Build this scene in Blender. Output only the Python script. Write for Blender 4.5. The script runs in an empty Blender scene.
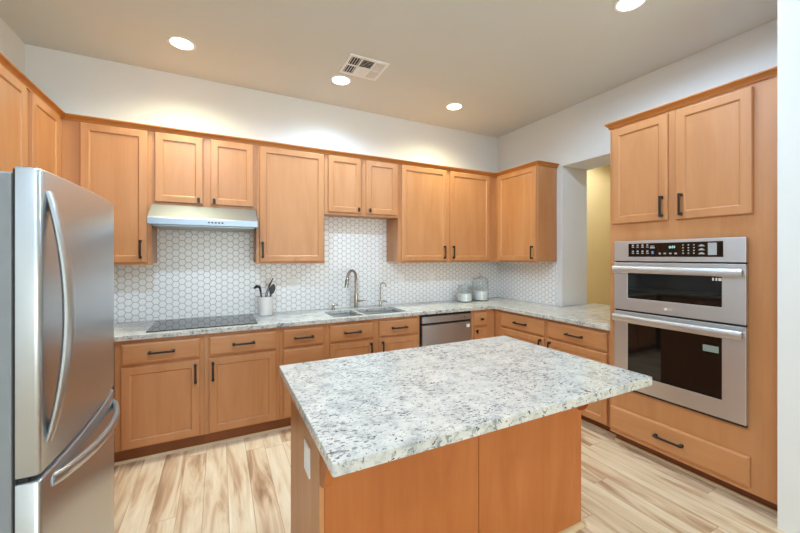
import bpy, bmesh, math, random
from mathutils import Vector, Matrix
random.seed(7)
PI = math.pi
S = bpy.context.scene
COL = S.collection

# ------------------------------------------------------------------ camera
cam = bpy.data.cameras.new('camera')
cam.sensor_fit = 'HORIZONTAL'
cam.sensor_width = 36.0
cam.lens = 353.76 / 800 * 36.0
cam.shift_y = -(266.5 - 256.48) / 800
cam.clip_start = 0.05
cam_o = bpy.data.objects.new('camera', cam)
COL.objects.link(cam_o)
cam_o.location = (-3.3994, -3.7196, 1.4587)
cam_o.rotation_euler = (PI / 2, 0, -0.47143)
S.camera = cam_o

# ------------------------------------------------------------------ render look
S.view_settings.view_transform = 'Standard'
S.view_settings.look = 'None'
S.view_settings.gamma = 1.0
S.view_settings.use_curve_mapping = False
S.view_settings.exposure = 0.1
S.render.engine = 'CYCLES'
S.cycles.use_denoising = True
S.cycles.max_bounces = 10
S.cycles.diffuse_bounces = 6
S.cycles.glossy_bounces = 5
S.cycles.transmission_bounces = 8
S.cycles.caustics_reflective = False
S.cycles.caustics_refractive = False
S.cycles.sample_clamp_indirect = 6.0

# ------------------------------------------------------------------ world: overcast daylight, reaches the room through an opening added behind the camera
W = bpy.data.worlds.new('world')
S.world = W
W.use_nodes = True
bg = W.node_tree.nodes['Background']
bg.inputs[0].default_value = (0.86, 0.97, 0.97, 1)
bg.inputs[1].default_value = 4.5

CEIL = 3.087
XL = -4.73
FRONT = -8.0
EAST = 2.7
GZ = 0.905           # counter top


def portal(name, loc, rot, sx, sy):
    l = bpy.data.lights.new(name, 'AREA')
    l.shape = 'RECTANGLE'; l.size = sx; l.size_y = sy
    l.cycles.is_portal = True
    o = bpy.data.objects.new(name, l); COL.objects.link(o)
    o.location = loc; o.rotation_euler = rot
    return o


portal('added_window_portal', (-1.6, FRONT + 0.02, 1.3), (PI / 2, 0, 0), 5.2, 2.5)  # sky portal for the opening added behind the camera


# ------------------------------------------------------------------ node helpers
def lin(r, g, b):
    f = lambda c: ((c / 255 + 0.055) / 1.055) ** 2.4 if c > 10 else c / 255 / 12.92
    return (f(r), f(g), f(b), 1)


def new_mat(name):
    m = bpy.data.materials.new(name)
    m.use_nodes = True
    nt = m.node_tree
    return m, nt, nt.nodes['Principled BSDF']


def N(nt, t, **kw):
    n = nt.nodes.new(t)
    for k, v in kw.items():
        setattr(n, k, v)
    return n


def math_n(nt, op, a, b=None, c=None):
    n = N(nt, 'ShaderNodeMath', operation=op)
    for i, v in enumerate((a, b, c)):
        if v is None:
            continue
        if isinstance(v, (int, float)):
            n.inputs[i].default_value = v
        else:
            nt.links.new(v, n.inputs[i])
    return n.outputs[0]


def ramp(nt, src, stops):
    n = N(nt, 'ShaderNodeValToRGB')
    e = n.color_ramp.elements
    while len(e) < len(stops):
        e.new(0.5)
    for i, (p, c) in enumerate(stops):
        e[i].position = p
        e[i].color = c if len(c) == 4 else (*c, 1)
    nt.links.new(src, n.inputs[0])
    return n.outputs[0]


def mix(nt, fac, a, b, mode='MIX'):
    n = N(nt, 'ShaderNodeMix', data_type='RGBA', blend_type=mode)
    for s, v in ((n.inputs[0], fac), (n.inputs[6], a), (n.inputs[7], b)):
        if isinstance(v, (int, float)):
            s.default_value = v
        elif isinstance(v, tuple):
            s.default_value = v
        else:
            nt.links.new(v, s)
    return n.outputs[2]


def noise(nt, vec, scale, detail=3, rough=0.55, dist=0.0):
    n = N(nt, 'ShaderNodeTexNoise')
    n.inputs['Scale'].default_value = scale
    n.inputs['Detail'].default_value = detail
    n.inputs['Roughness'].default_value = rough
    n.inputs['Distortion'].default_value = dist
    nt.links.new(vec, n.inputs['Vector'])
    return n.outputs['Fac']


def obj_coords(nt, scale=(1, 1, 1), rnd=False):
    tc = N(nt, 'ShaderNodeTexCoord')
    mp = N(nt, 'ShaderNodeMapping')
    mp.inputs['Scale'].default_value = scale
    nt.links.new(tc.outputs['Object'], mp.inputs['Vector'])
    if rnd:
        oi = N(nt, 'ShaderNodeObjectInfo')
        cx = N(nt, 'ShaderNodeCombineXYZ')
        for i, k in enumerate((37.0, 91.0, 53.0)):
            nt.links.new(math_n(nt, 'MULTIPLY', oi.outputs['Random'], k), cx.inputs[i])
        nt.links.new(cx.outputs[0], mp.inputs['Location'])
    return mp.outputs['Vector']


def bump(nt, b, h, strength=0.2, dist=0.002):
    n = N(nt, 'ShaderNodeBump')
    n.inputs['Strength'].default_value = strength
    n.inputs['Distance'].default_value = dist
    nt.links.new(h, n.inputs['Height'])
    nt.links.new(n.outputs[0], b.inputs['Normal'])


def plain(name, rgb, rough=0.5, metal=0.0, spec=0.5, coat=0.0):
    m, nt, b = new_mat(name)
    b.inputs['Base Color'].default_value = lin(*rgb)
    b.inputs['Roughness'].default_value = rough
    b.inputs['Metallic'].default_value = metal
    b.inputs['Specular IOR Level'].default_value = spec
    b.inputs['Coat Weight'].default_value = coat
    v = obj_coords(nt)
    nz = noise(nt, v, 14, 3)
    c = lin(*rgb)
    dk = tuple(x * 0.93 for x in c[:3]) + (1,)
    nt.links.new(ramp(nt, nz, [(0.3, dk), (0.7, c)]), b.inputs['Base Color'])
    return m


def paint(name, rgb, bs=0.08):
    m, nt, b = new_mat(name)
    v = obj_coords(nt)
    b.inputs['Roughness'].default_value = 0.75
    b.inputs['Specular IOR Level'].default_value = 0.25
    c = lin(*rgb)
    dk = tuple(x * 0.975 for x in c[:3]) + (1,)
    nt.links.new(ramp(nt, noise(nt, v, 1.7, 2), [(0.3, dk), (0.7, c)]), b.inputs['Base Color'])
    bump(nt, b, noise(nt, v, 120, 3), bs, 0.002)
    return m


def wood(name, axis, light, mid, dark, rough=0.38):
    m, nt, b = new_mat(name)
    st = [7, 7, 7]; st[axis] = 1.1
    v = obj_coords(nt, tuple(st), True)
    fine = [120, 120, 120]; fine[axis] = 2.0
    v2 = obj_coords(nt, tuple(fine), True)
    big = noise(nt, v, 1.0, 5, 0.6, 0.6)
    c1 = ramp(nt, big, [(0.28, lin(*dark)), (0.5, lin(*mid)), (0.74, lin(*light))])
    f = noise(nt, v2, 1.0, 3, 0.6)
    c2 = ramp(nt, f, [(0.3, (0.965, 0.955, 0.94, 1)), (0.62, (1, 1, 1, 1))])
    nt.links.new(mix(nt, 1.0, c1, c2, 'MULTIPLY'), b.inputs['Base Color'])
    b.inputs['Roughness'].default_value = rough
    b.inputs['Specular IOR Level'].default_value = 0.45
    bump(nt, b, f, 0.04, 0.001)
    return m


HONEY = ((199, 143, 97), (191, 133, 86), (181, 121, 74))
WOOD_V = wood('maple_vertical_grain', 2, *HONEY)
WOOD_H = wood('maple_horizontal_grain', 0, *HONEY)
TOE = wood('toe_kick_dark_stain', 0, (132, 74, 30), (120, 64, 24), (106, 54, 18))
WOOD_D = wood('maple_stained_moulding', 0, (190, 120, 56), (178, 108, 46), (162, 94, 38))
ISLE_V = wood('island_veneer', 2, (192, 118, 62), (182, 106, 51), (171, 95, 42), 0.42)

# granite
def granite(name):
    m, nt, b = new_mat(name)
    v = obj_coords(nt)
    vs = obj_coords(nt, (0.8, 1.5, 1.0))
    cloud = noise(nt, v, 3.2, 4, 0.6, 0.8)
    base = ramp(nt, noise(nt, v, 16, 6, 0.68), [(0.32, lin(164, 166, 164)), (0.46, lin(195, 195, 190)), (0.64, lin(213, 211, 203))])
    greys = noise(nt, vs, 52, 5, 0.65, 0.8)
    gth = math_n(nt, 'ADD', greys, math_n(nt, 'MULTIPLY', math_n(nt, 'SUBTRACT', cloud, 0.5), 0.26))
    c = mix(nt, ramp(nt, gth, [(0.545, (0, 0, 0, 1)), (0.64, (1, 1, 1, 1))]), base, lin(128, 130, 132))
    dk = noise(nt, vs, 74, 4, 0.6, 0.9)
    dth = math_n(nt, 'ADD', dk, math_n(nt, 'MULTIPLY', math_n(nt, 'SUBTRACT', cloud, 0.5), 0.20))
    c = mix(nt, ramp(nt, dth, [(0.60, (0, 0, 0, 1)), (0.65, (1, 1, 1, 1))]), c, lin(60, 61, 66))
    br = noise(nt, v, 24, 2, 0.5, 0.3)
    c = mix(nt, ramp(nt, br, [(0.745, (0, 0, 0, 1)), (0.775, (1, 1, 1, 1))]), c, lin(112, 70, 62))
    nt.links.new(c, b.inputs['Base Color'])
    b.inputs['Roughness'].default_value = 0.13
    b.inputs['Specular IOR Level'].default_value = 0.5
    return m


GRANITE = granite('speckled_white_granite')


def hex_tile(name, along):
    """white flat-top hexagons: pitch 56 mm up the wall, columns 48.7 mm apart"""
    m, nt, b = new_mat(name)
    tc = N(nt, 'ShaderNodeTexCoord')
    sp = N(nt, 'ShaderNodeSeparateXYZ')
    nt.links.new(tc.outputs['Object'], sp.inputs[0])
    p = 0.0562
    px = math_n(nt, 'DIVIDE', sp.outputs[2], p)
    py = math_n(nt, 'DIVIDE', sp.outputs[along], p)
    R3 = math.sqrt(3)

    def cell(off):
        gx = math_n(nt, 'SUBTRACT', math_n(nt, 'FRACT', math_n(nt, 'ADD', px, 100 + off)), 0.5)
        gy = math_n(nt, 'MULTIPLY', math_n(nt, 'SUBTRACT', math_n(nt, 'FRACT', math_n(nt, 'ADD', math_n(nt, 'DIVIDE', py, R3), 100 + off)), 0.5), R3)
        ax = math_n(nt, 'ABSOLUTE', gx); ay = math_n(nt, 'ABSOLUTE', gy)
        return math_n(nt, 'MAXIMUM', ax, math_n(nt, 'ADD', math_n(nt, 'MULTIPLY', ax, 0.5), math_n(nt, 'MULTIPLY', ay, R3 / 2)))
    d = math_n(nt, 'MINIMUM', cell(0.0), cell(0.5))
    g = ramp(nt, d, [(0.435, (0, 0, 0, 1)), (0.475, (1, 1, 1, 1))])
    nt.links.new(mix(nt, g, lin(246, 245, 243), lin(180, 178, 174)), b.inputs['Base Color'])
    nt.links.new(ramp(nt, d, [(0.43, (0.16, 0.16, 0.16, 1)), (0.47, (0.8, 0.8, 0.8, 1))]), b.inputs['Roughness'])
    inv = ramp(nt, d, [(0.42, (1, 1, 1, 1)), (0.48, (0, 0, 0, 1))])
    bump(nt, b, inv, 0.35, 0.002)
    return m


def plank_floor(name):
    m, nt, b = new_mat(name)
    tc = N(nt, 'ShaderNodeTexCoord')
    sp = N(nt, 'ShaderNodeSeparateXYZ')
    nt.links.new(tc.outputs['Object'], sp.inputs[0])
    X = math_n(nt, 'DIVIDE', math_n(nt, 'ADD', sp.outputs[0], 3.485 + 0.131 * 100), 0.131)
    i = math_n(nt, 'FLOOR', X); fx = math_n(nt, 'FRACT', X)
    wn = N(nt, 'ShaderNodeTexWhiteNoise', noise_dimensions='1D')
    nt.links.new(i, wn.inputs['W'])
    Y = math_n(nt, 'ADD', math_n(nt, 'DIVIDE', math_n(nt, 'ADD', sp.outputs[1], 50), 1.22), math_n(nt, 'MULTIPLY', wn.outputs['Value'], 7.3))
    j = math_n(nt, 'FLOOR', Y); fy = math_n(nt, 'FRACT', Y)
    cid = N(nt, 'ShaderNodeCombineXYZ')
    nt.links.new(i, cid.inputs[0]); nt.links.new(j, cid.inputs[1])
    w2 = N(nt, 'ShaderNodeTexWhiteNoise', noise_dimensions='2D')
    nt.links.new(cid.outputs[0], w2.inputs['Vector'])
    rv = w2.outputs['Value']
    # grain coordinates shifted per plank
    gc = N(nt, 'ShaderNodeCombineXYZ')
    nt.links.new(math_n(nt, 'ADD', math_n(nt, 'MULTIPLY', sp.outputs[0], 9.0), math_n(nt, 'MULTIPLY', rv, 61.0)), gc.inputs[0])
    nt.links.new(math_n(nt, 'ADD', math_n(nt, 'MULTIPLY', sp.outputs[1], 1.1), math_n(nt, 'MULTIPLY', rv, 33.0)), gc.inputs[1])
    big = noise(nt, gc.outputs[0], 1.15, 4, 0.55, 1.1)
    gf = N(nt, 'ShaderNodeCombineXYZ')
    nt.links.new(math_n(nt, 'ADD', math_n(nt, 'MULTIPLY', sp.outputs[0], 80.0), math_n(nt, 'MULTIPLY', rv, 61.0)), gf.inputs[0])
    nt.links.new(math_n(nt, 'MULTIPLY', sp.outputs[1], 3.0), gf.inputs[1])
    fine = noise(nt, gf.outputs[0], 1.0, 3, 0.6, 0.4)
    c = ramp(nt, math_n(nt, 'ADD', big, math_n(nt, 'MULTIPLY', math_n(nt, 'SUBTRACT', rv, 0.5), 0.16)),
             [(0.30, lin(166, 131, 103)), (0.41, lin(205, 173, 142)), (0.52, lin(230, 208, 178)), (0.70, lin(240, 224, 199))])
    c = mix(nt, 1.0, c, ramp(nt, fine, [(0.3, (0.9, 0.88, 0.86, 1)), (0.65, (1, 1, 1, 1))]), 'MULTIPLY')
    ex = math_n(nt, 'MULTIPLY', math_n(nt, 'MINIMUM', fx, math_n(nt, 'SUBTRACT', 1.0, fx)), 0.131)
    ey = math_n(nt, 'MULTIPLY', math_n(nt, 'MINIMUM', fy, math_n(nt, 'SUBTRACT', 1.0, fy)), 1.22)
    e = math_n(nt, 'MINIMUM', ex, ey)
    mr = N(nt, 'ShaderNodeMapRange')
    nt.links.new(e, mr.inputs[0])
    mr.inputs[1].default_value = 0.0005; mr.inputs[2].default_value = 0.0028
    seam = mr.outputs[0]
    c = mix(nt, seam, lin(186, 156, 126), c)
    nt.links.new(c, b.inputs['Base Color'])
    b.inputs['Roughness'].default_value = 0.42
    b.inputs['Specular IOR Level'].default_value = 0.35
    bump(nt, b, seam, 0.25, 0.002)
    return m


def steel(name, base, rough, axis=2, aniso=0.0):
    m, nt, b = new_mat(name)
    b.inputs['Base Color'].default_value = lin(*base)
    b.inputs['Metallic'].default_value = 1.0
    st = [420, 420, 420]; st[axis] = 1.5
    f = noise(nt, obj_coords(nt, tuple(st)), 1.0, 3, 0.6)
    nt.links.new(ramp(nt, f, [(0.3, (rough * 0.93,) * 3), (0.7, (rough * 1.07,) * 3)]), b.inputs['Roughness'])
    c = lin(*base)
    nt.links.new(ramp(nt, f, [(0.3, tuple(x * 0.97 for x in c[:3])), (0.7, c)]), b.inputs['Base Color'])
    return m


STEEL = steel('brushed_steel', (196, 201, 206), 0.33, 2)
STEEL_H = steel('brushed_steel_horizontal', (214, 218, 222), 0.40, 0)
STEEL_SINK = steel('sink_steel', (178, 182, 184), 0.42, 0)
NICKEL = steel('brushed_nickel', (176, 168, 158), 0.22, 2)
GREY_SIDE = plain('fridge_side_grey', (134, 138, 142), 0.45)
HOOD_STEEL = steel('hood_steel', (160, 170, 182), 0.42, 0)
DW_STEEL = steel('dishwasher_steel', (182, 188, 196), 0.32, 2)
BLACK_GLASS = plain('black_glass', (13, 12, 12), 0.035, 0, 0.6)
DARK = plain('dark_gap', (22, 21, 21), 0.6)
BRONZE = plain('dark_bronze', (30, 25, 23), 0.4, 0.2)
WHITE_PLASTIC = plain('white_plastic', (244, 243, 240), 0.4)
CERAMIC = plain('white_ceramic', (238, 236, 230), 0.3)
BLACK_NYLON = plain('black_nylon', (24, 24, 26), 0.35)
CREAM_TRIM = plain('shoe_moulding_tan', (206, 178, 140), 0.5)
FLOUR = plain('white_flour', (250, 249, 246), 0.95, 0, 0.1)
GREY_MARK = plain('panel_print_grey', (170, 170, 170), 0.5)
OVEN_REFLECTION = plain('painted_reflection_grey_green', (128, 140, 132), 0.5)  # tone of the reflection painted on the lower oven glass
WALL = paint('wall_paint_warm_white', (228, 230, 229))
CEILM = paint('ceiling_paint', (214, 216, 210), 0.05)
YELLOW = paint('hall_paint_yellow_beige', (222, 202, 150))
FLOORM = plank_floor('light_oak_planks')
TILE_X = hex_tile('white_hex_tile_back', 0)
TILE_Y = hex_tile('white_hex_tile_side', 1)


def emit(name, rgb, strength):
    m, nt, b = new_mat(name)
    b.inputs['Base Color'].default_value = (*rgb, 1)
    b.inputs['Emission Color'].default_value = (*rgb, 1)
    b.inputs['Emission Strength'].default_value = strength
    return m


LENS_W = emit('lamp_lens_warm', (1.0, 0.90, 0.72), 9)
LENS_N = emit('lamp_lens_neutral', (1.0, 0.98, 0.95), 9)
DIGITS = emit('display_digits', (0.40, 0.75, 0.75), 0.7)


def glass_mat(name):
    m, nt, b = new_mat(name)
    nt.nodes.remove(b)
    tr = N(nt, 'ShaderNodeBsdfTransparent'); tr.inputs[0].default_value = (0.955, 0.97, 0.97, 1)
    gl = N(nt, 'ShaderNodeBsdfGlossy'); gl.inputs['Roughness'].default_value = 0.02
    lw = N(nt, 'ShaderNodeLayerWeight'); lw.inputs[0].default_value = 0.5
    fc = math_n(nt, 'ADD', math_n(nt, 'MULTIPLY', math_n(nt, 'POWER', lw.outputs['Facing'], 2.2), 0.62), 0.035)
    mx = N(nt, 'ShaderNodeMixShader')
    nt.links.new(fc, mx.inputs[0]); nt.links.new(tr.outputs[0], mx.inputs[1]); nt.links.new(gl.outputs[0], mx.inputs[2])
    nt.links.new(mx.outputs[0], nt.nodes['Material Output'].inputs[0])
    return m


GLASS = glass_mat('clear_glass')


# ------------------------------------------------------------------ mesh helpers
class MB:
    """collects shapes, then links them as ONE mesh object"""

    def __init__(self):
        self.bm = bmesh.new()

    def box(self, x0, x1, y0, y1, z0, z1, bev=0.0, seg=1):
        x0, x1 = min(x0, x1), max(x0, x1); y0, y1 = min(y0, y1), max(y0, y1); z0, z1 = min(z0, z1), max(z0, z1)
        t = bmesh.new()
        bmesh.ops.create_cube(t, size=1.0)
        for v in t.verts:
            v.co = Vector(((x0 + x1) / 2 + v.co.x * (x1 - x0), (y0 + y1) / 2 + v.co.y * (y1 - y0), (z0 + z1) / 2 + v.co.z * (z1 - z0)))
        if bev > 0:
            bmesh.ops.bevel(t, geom=t.edges[:], offset=bev, segments=seg, profile=0.5, affect='EDGES')
        self._add(t)
        return self

    def _add(self, t, mat=None):
        me = bpy.data.meshes.new('t')
        if mat is not None:
            bmesh.ops.transform(t, matrix=mat, verts=t.verts)
        t.to_mesh(me); t.free()
        self.bm.from_mesh(me)
        bpy.data.meshes.remove(me)

    def loops(self, rings, cap0=True, cap1=True, closed=True):
        """loft closed rings of equal point count"""
        t = bmesh.new()
        rs = [[t.verts.new(p) for p in r] for r in rings]
        n = len(rs[0])
        for a, b in zip(rs, rs[1:]):
            for k in range(n):
                if not closed and k == n - 1:
                    break
                t.faces.new((a[k], a[(k + 1) % n], b[(k + 1) % n], b[k]))
        if cap0:
            t.faces.new(rs[0][::-1])
        if cap1:
            t.faces.new(rs[-1])
        bmesh.ops.recalc_face_normals(t, faces=t.faces)
        self._add(t)
        return self

    def rect_loops(self, w, h, prof, x=0, z=0, cap1=True):
        """concentric rectangles in the xz plane, prof = [(inset, y)]"""
        R = []
        for ins, y in prof:
            R.append([(x + ins, y, z + ins), (x + w - ins, y, z + ins), (x + w - ins, y, z + h - ins), (x + ins, y, z + h - ins)])
        return self.loops(R, True, cap1)

    def prism(self, pts, axis, a, b, bev=0.0):
        """polygon extruded along axis; pts are the two other coordinates in x,y,z order"""
        def P(p, t):
            return [(t, p[0], p[1]), (p[0], t, p[1]), (p[0], p[1], t)][axis]
        t = bmesh.new()
        r0 = [t.verts.new(P(p, a)) for p in pts]
        r1 = [t.verts.new(P(p, b)) for p in pts]
        n = len(pts)
        for k in range(n):
            t.faces.new((r0[k], r0[(k + 1) % n], r1[(k + 1) % n], r1[k]))
        t.faces.new(r0[::-1]); t.faces.new(r1)
        bmesh.ops.recalc_face_normals(t, faces=t.faces)
        if bev:
            bmesh.ops.bevel(t, geom=t.edges[:], offset=bev, segments=2, profile=0.5, affect='EDGES')
        self._add(t)
        return self

    def lathe(self, prof, c=(0, 0, 0), seg=32, cap0=True, cap1=True):
        R = []
        for r, z in prof:
            R.append([(c[0] + max(r, 1e-5) * math.cos(2 * PI * k / seg), c[1] + max(r, 1e-5) * math.sin(2 * PI * k / seg), c[2] + z) for k in range(seg)])
        return self.loops(R, cap0, cap1)

    def tube(self, pts, rad, seg=12, flat=(1, 1)):
        """round (or oval) bar along a path; rad may be a list"""
        pts = [Vector(p) for p in pts]
        if not isinstance(rad, (list, tuple)):
            rad = [rad] * len(pts)
        R = []
        up = None
        for k, p in enumerate(pts):
            d = (pts[min(k + 1, len(pts) - 1)] - pts[max(k - 1, 0)]).normalized()
            if up is None:
                up = Vector((0, 0, 1)) if abs(d.z) < 0.9 else Vector((1, 0, 0))
            side = d.cross(up)
            if side.length < 1e-4:
                side = d.cross(Vector((0, 1, 0)))
            side.normalize()
            u2 = side.cross(d).normalized()
            up = u2
            R.append([tuple(p + (side * math.cos(2 * PI * q / seg) * flat[0] + u2 * math.sin(2 * PI * q / seg) * flat[1]) * rad[k]) for q in range(seg)])
        return self.loops(R)

    def cells(self, xs, ys, filled, z0, z1, bev=0.0):
        """slab over a grid of cells, holes left open; xs, ys ascending"""
        t = bmesh.new()
        V = {}

        def v(i, j, k):
            if (i, j, k) not in V:
                V[i, j, k] = t.verts.new((xs[i], ys[j], (z0, z1)[k]))
            return V[i, j, k]
        nx, ny = len(xs) - 1, len(ys) - 1
        F = lambda i, j: 0 <= i < nx and 0 <= j < ny and filled(i, j)
        for i in range(nx):
            for j in range(ny):
                if not F(i, j):
                    continue
                t.faces.new((v(i, j, 1), v(i + 1, j, 1), v(i + 1, j + 1, 1), v(i, j + 1, 1)))
                t.faces.new((v(i, j, 0), v(i, j + 1, 0), v(i + 1, j + 1, 0), v(i + 1, j, 0)))
                for (di, dj, a, b) in ((-1, 0, (i, j), (i, j + 1)), (1, 0, (i + 1, j), (i + 1, j + 1)), (0, -1, (i, j), (i + 1, j)), (0, 1, (i, j + 1), (i + 1, j + 1))):
                    if not F(i + di, j + dj):
                        t.faces.new((v(*a, 0), v(*b, 0), v(*b, 1), v(*a, 1)))
        bmesh.ops.recalc_face_normals(t, faces=t.faces)
        if bev:
            es = [e for e in t.edges if len(e.link_faces) == 2 and e.calc_face_angle(0) > 0.5 and abs(e.verts[0].co.z - e.verts[1].co.z) < 1e-5]
            bmesh.ops.bevel(t, geom=es, offset=bev, segments=2, profile=0.5, affect='EDGES')
        self._add(t)
        return self

    def build(self, name, mat, parent=None, loc=(0, 0, 0), rot=(0, 0, 0), smooth=False, bevel=0.0):
        me = bpy.data.meshes.new(name)
        bmesh.ops.recalc_face_normals(self.bm, faces=self.bm.faces)
        self.bm.to_mesh(me); self.bm.free()
        me.materials.append(mat)
        if smooth:
            me.shade_smooth()
            try:
                me.set_sharp_from_angle(angle=math.radians(38))
            except Exception:
                pass
        o = bpy.data.objects.new(name, me)
        COL.objects.link(o)
        o.location = loc; o.rotation_euler = rot
        if parent is not None:
            o.parent = parent
        if bevel:
            md = o.modifiers.new('bevel', 'BEVEL'); md.width = bevel; md.segments = 2; md.limit_method = 'ANGLE'
        return o


def tag(o, label, cat, group=None, kind=None):
    o['label'] = label; o['category'] = cat
    if group: o['group'] = group
    if kind: o['kind'] = kind
    return o


def empty(name, loc, rz, label, cat, group=None):
    o = bpy.data.objects.new(name, None)
    o.empty_display_size = 0.1
    COL.objects.link(o)
    o.location = loc; o.rotation_euler = (0, 0, rz)
    return tag(o, label, cat, group)


def structure(o):
    o['kind'] = 'structure'
    return o


def text_mesh(txt, size, mat, parent, loc, name, rot=(PI / 2, 0, 0), depth=0.0006):
    cu = bpy.data.curves.new(name, 'FONT')
    cu.body = txt; cu.size = size; cu.extrude = depth; cu.align_x = 'CENTER'; cu.align_y = 'CENTER'
    o = bpy.data.objects.new(name, cu)
    COL.objects.link(o)
    dg = bpy.context.evaluated_depsgraph_get()
    me = bpy.data.meshes.new_from_object(o.evaluated_get(dg))
    bpy.data.objects.remove(o); bpy.data.curves.remove(cu)
    me.materials.clear(); me.materials.append(mat)
    n = bpy.data.objects.new(name, me)
    COL.objects.link(n); n.parent = parent; n.location = loc; n.rotation_euler = rot
    return n


# ------------------------------------------------------------------ room shell
WT = 0.42            # thickness of the pass-through wall
structure(MB().box(XL - 0.15, EAST + 0.15, FRONT - 0.15, 0.15, -0.1, 0).build('floor', FLOORM))
structure(MB().box(XL - 0.15, EAST + 0.15, FRONT - 0.15, 0.15, CEIL, CEIL + 0.1).build('ceiling', CEILM))
structure(MB().box(XL - 0.15, WT, 0, 0.15, 0, CEIL).build('wall_back', WALL))
structure(MB().box(WT, EAST + 0.15, 0, 0.15, 0, CEIL).build('wall_hall_back', YELLOW))
structure(MB().box(XL - 0.15, XL, FRONT, 0, 0, CEIL).build('wall_left', WALL))
# kitchen side wall with the pass-through above the counter, and the stub that ends the oven cabinet
OP0, OP1, OPZ = -2.0, -1.03, 2.466
w = MB()
w.box(0, WT, OP1, 0, 0, CEIL)
w.box(0, WT, OP0, OP1, 0, GZ - 0.04)
w.box(0, WT, OP0, OP1, OPZ, CEIL)
w.box(0, WT, -3.09, OP0, 0, CEIL)
w.box(-0.735, 0, -3.09, -2.949, 0, CEIL)
structure(w.build('wall_right', WALL))
structure(MB().box(EAST, EAST + 0.15, FRONT, 0, 0, CEIL).build('wall_hall', YELLOW))
structure(MB().box(WT, EAST, -3.09, -2.97, 0, CEIL).build('wall_partition', YELLOW))
w = MB()                                               # behind the camera: unseen wide opening, added to let soft daylight in
w.box(XL - 0.15, -4.2, FRONT - 0.15, FRONT, 0, CEIL)
w.box(1.0, EAST + 0.15, FRONT - 0.15, FRONT, 0, CEIL)
w.box(-4.2, 1.0, FRONT - 0.15, FRONT, 2.55, CEIL)
structure(w.build('wall_front', WALL))
w = MB()
for x in (-4.2, -1.63, 0.94):
    w.box(x, x + 0.06, FRONT - 0.1, FRONT - 0.04, 0.03, 2.55)
w.box(-4.2, 1.0, FRONT - 0.1, FRONT - 0.04, 2.49, 2.55)
w.box(-4.2, 1.0, FRONT - 0.1, FRONT - 0.04, 0, 0.05)
structure(w.build('added_window_1', WHITE_PLASTIC))  # frame of the unseen opening added for daylight

# hexagon tile fields
structure(MB().box(XL, 0, -0.008, 0, GZ, 1.90).build('backsplash_back', TILE_X))
structure(MB().box(-0.008, 0, -0.962, -0.008, GZ, 1.40).build('backsplash_side', TILE_Y))

# shoe mouldings along the toe kicks
def quarter(n=5, r=0.016):
    return [(0, 0)] + [(-r * math.cos(a), r * math.sin(a)) for a in [PI / 2 * k / (n - 1) for k in range(n)]]
q = quarter()
structure(MB().prism([(-0.6065 + a, b) for a, b in q], 0, -4.055, -0.62).build('trim_1', CREAM_TRIM))
structure(MB().prism([(-0.536 + a, b) for a, b in q], 1, -0.63, -1.99).prism([(-0.585 + a, b) for a, b in q], 1, -1.99, -2.948).build('trim_2', CREAM_TRIM))


# ------------------------------------------------------------------ cabinet hardware and fronts
def pull(parent, x, z, L=0.145, vertical=True, front=-0.02):
    """dark bar pull on two posts, proud of a front that lies at y = front"""
    m = MB()
    h = L / 2
    r = 0.0095
    if vertical:
        m.box(x - 0.007, x + 0.007, front - 0.036, front - 0.024, z - h, z + h, 0.003)
        for s in (-1, 1):
            m.box(x - r, x + r, front - 0.026, front + 0.001, z + s * (h - 0.010) - 0.0095, z + s * (h - 0.010) + 0.0095, 0.003)
    else:
        m.box(x - h, x + h, front - 0.036, front - 0.024, z - 0.007, z + 0.007, 0.003)
        for s in (-1, 1):
            m.box(x + s * (h - 0.010) - 0.0095, x + s * (h - 0.010) + 0.0095, front - 0.026, front + 0.001, z - r, z + r, 0.002)
    return m.build('handle', BRONZE, parent)


def knob(parent, x, z, horizontal=False, front=-0.02):
    a, b = (0.022, 0.010) if horizontal else (0.010, 0.022)
    m = MB().box(x - a, x + a, front - 0.030, front - 0.018, z - b, z + b, 0.003)
    m.box(x - 0.006, x + 0.006, front - 0.02, front + 0.001, z - 0.006, z + 0.006)
    return m.build('knob', BRONZE, parent)


def door(parent, x0, x1, z0, z1, hx=None, hz=None, kind=None, stile=0.056, horiz=False):
    w, h = x1 - x0, z1 - z0
    d = MB().rect_loops(w, h, [(0, 0), (0, -0.015), (0.004, -0.0195), (0.007, -0.020), (stile - 0.006, -0.020), (stile - 0.003, -0.0195), (stile, -0.0165), (stile + 0.005, -0.011), (stile + 0.006, -0.006)], x0, z0).build('door', WOOD_V, parent)
    MB().box(x0 + stile + 0.0045, x1 - stile - 0.0045, -0.012, -0.0065, z0 + stile + 0.0045, z1 - stile - 0.0045).build('panel', WOOD_V, d)
    if kind == 'pull': pull(d, hx, hz)
    if kind == 'knob': knob(d, hx, hz)
    return d


def drawer(parent, x0, x1, z0, z1, kind='pull', L=0.165):
    d = MB().rect_loops(x1 - x0, z1 - z0, [(0, 0), (0, -0.012), (0.003, -0.0155), (0.008, -0.017), (0.012, -0.0195), (0.015, -0.020)], x0, z0).build('drawer_front', WOOD_H, parent)
    if kind == 'pull': pull(d, (x0 + x1) / 2, (z0 + z1) / 2, L, False)
    if kind == 'knob': knob(d, (x0 + x1) / 2, (z0 + z1) / 2, True)
    return d


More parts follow.
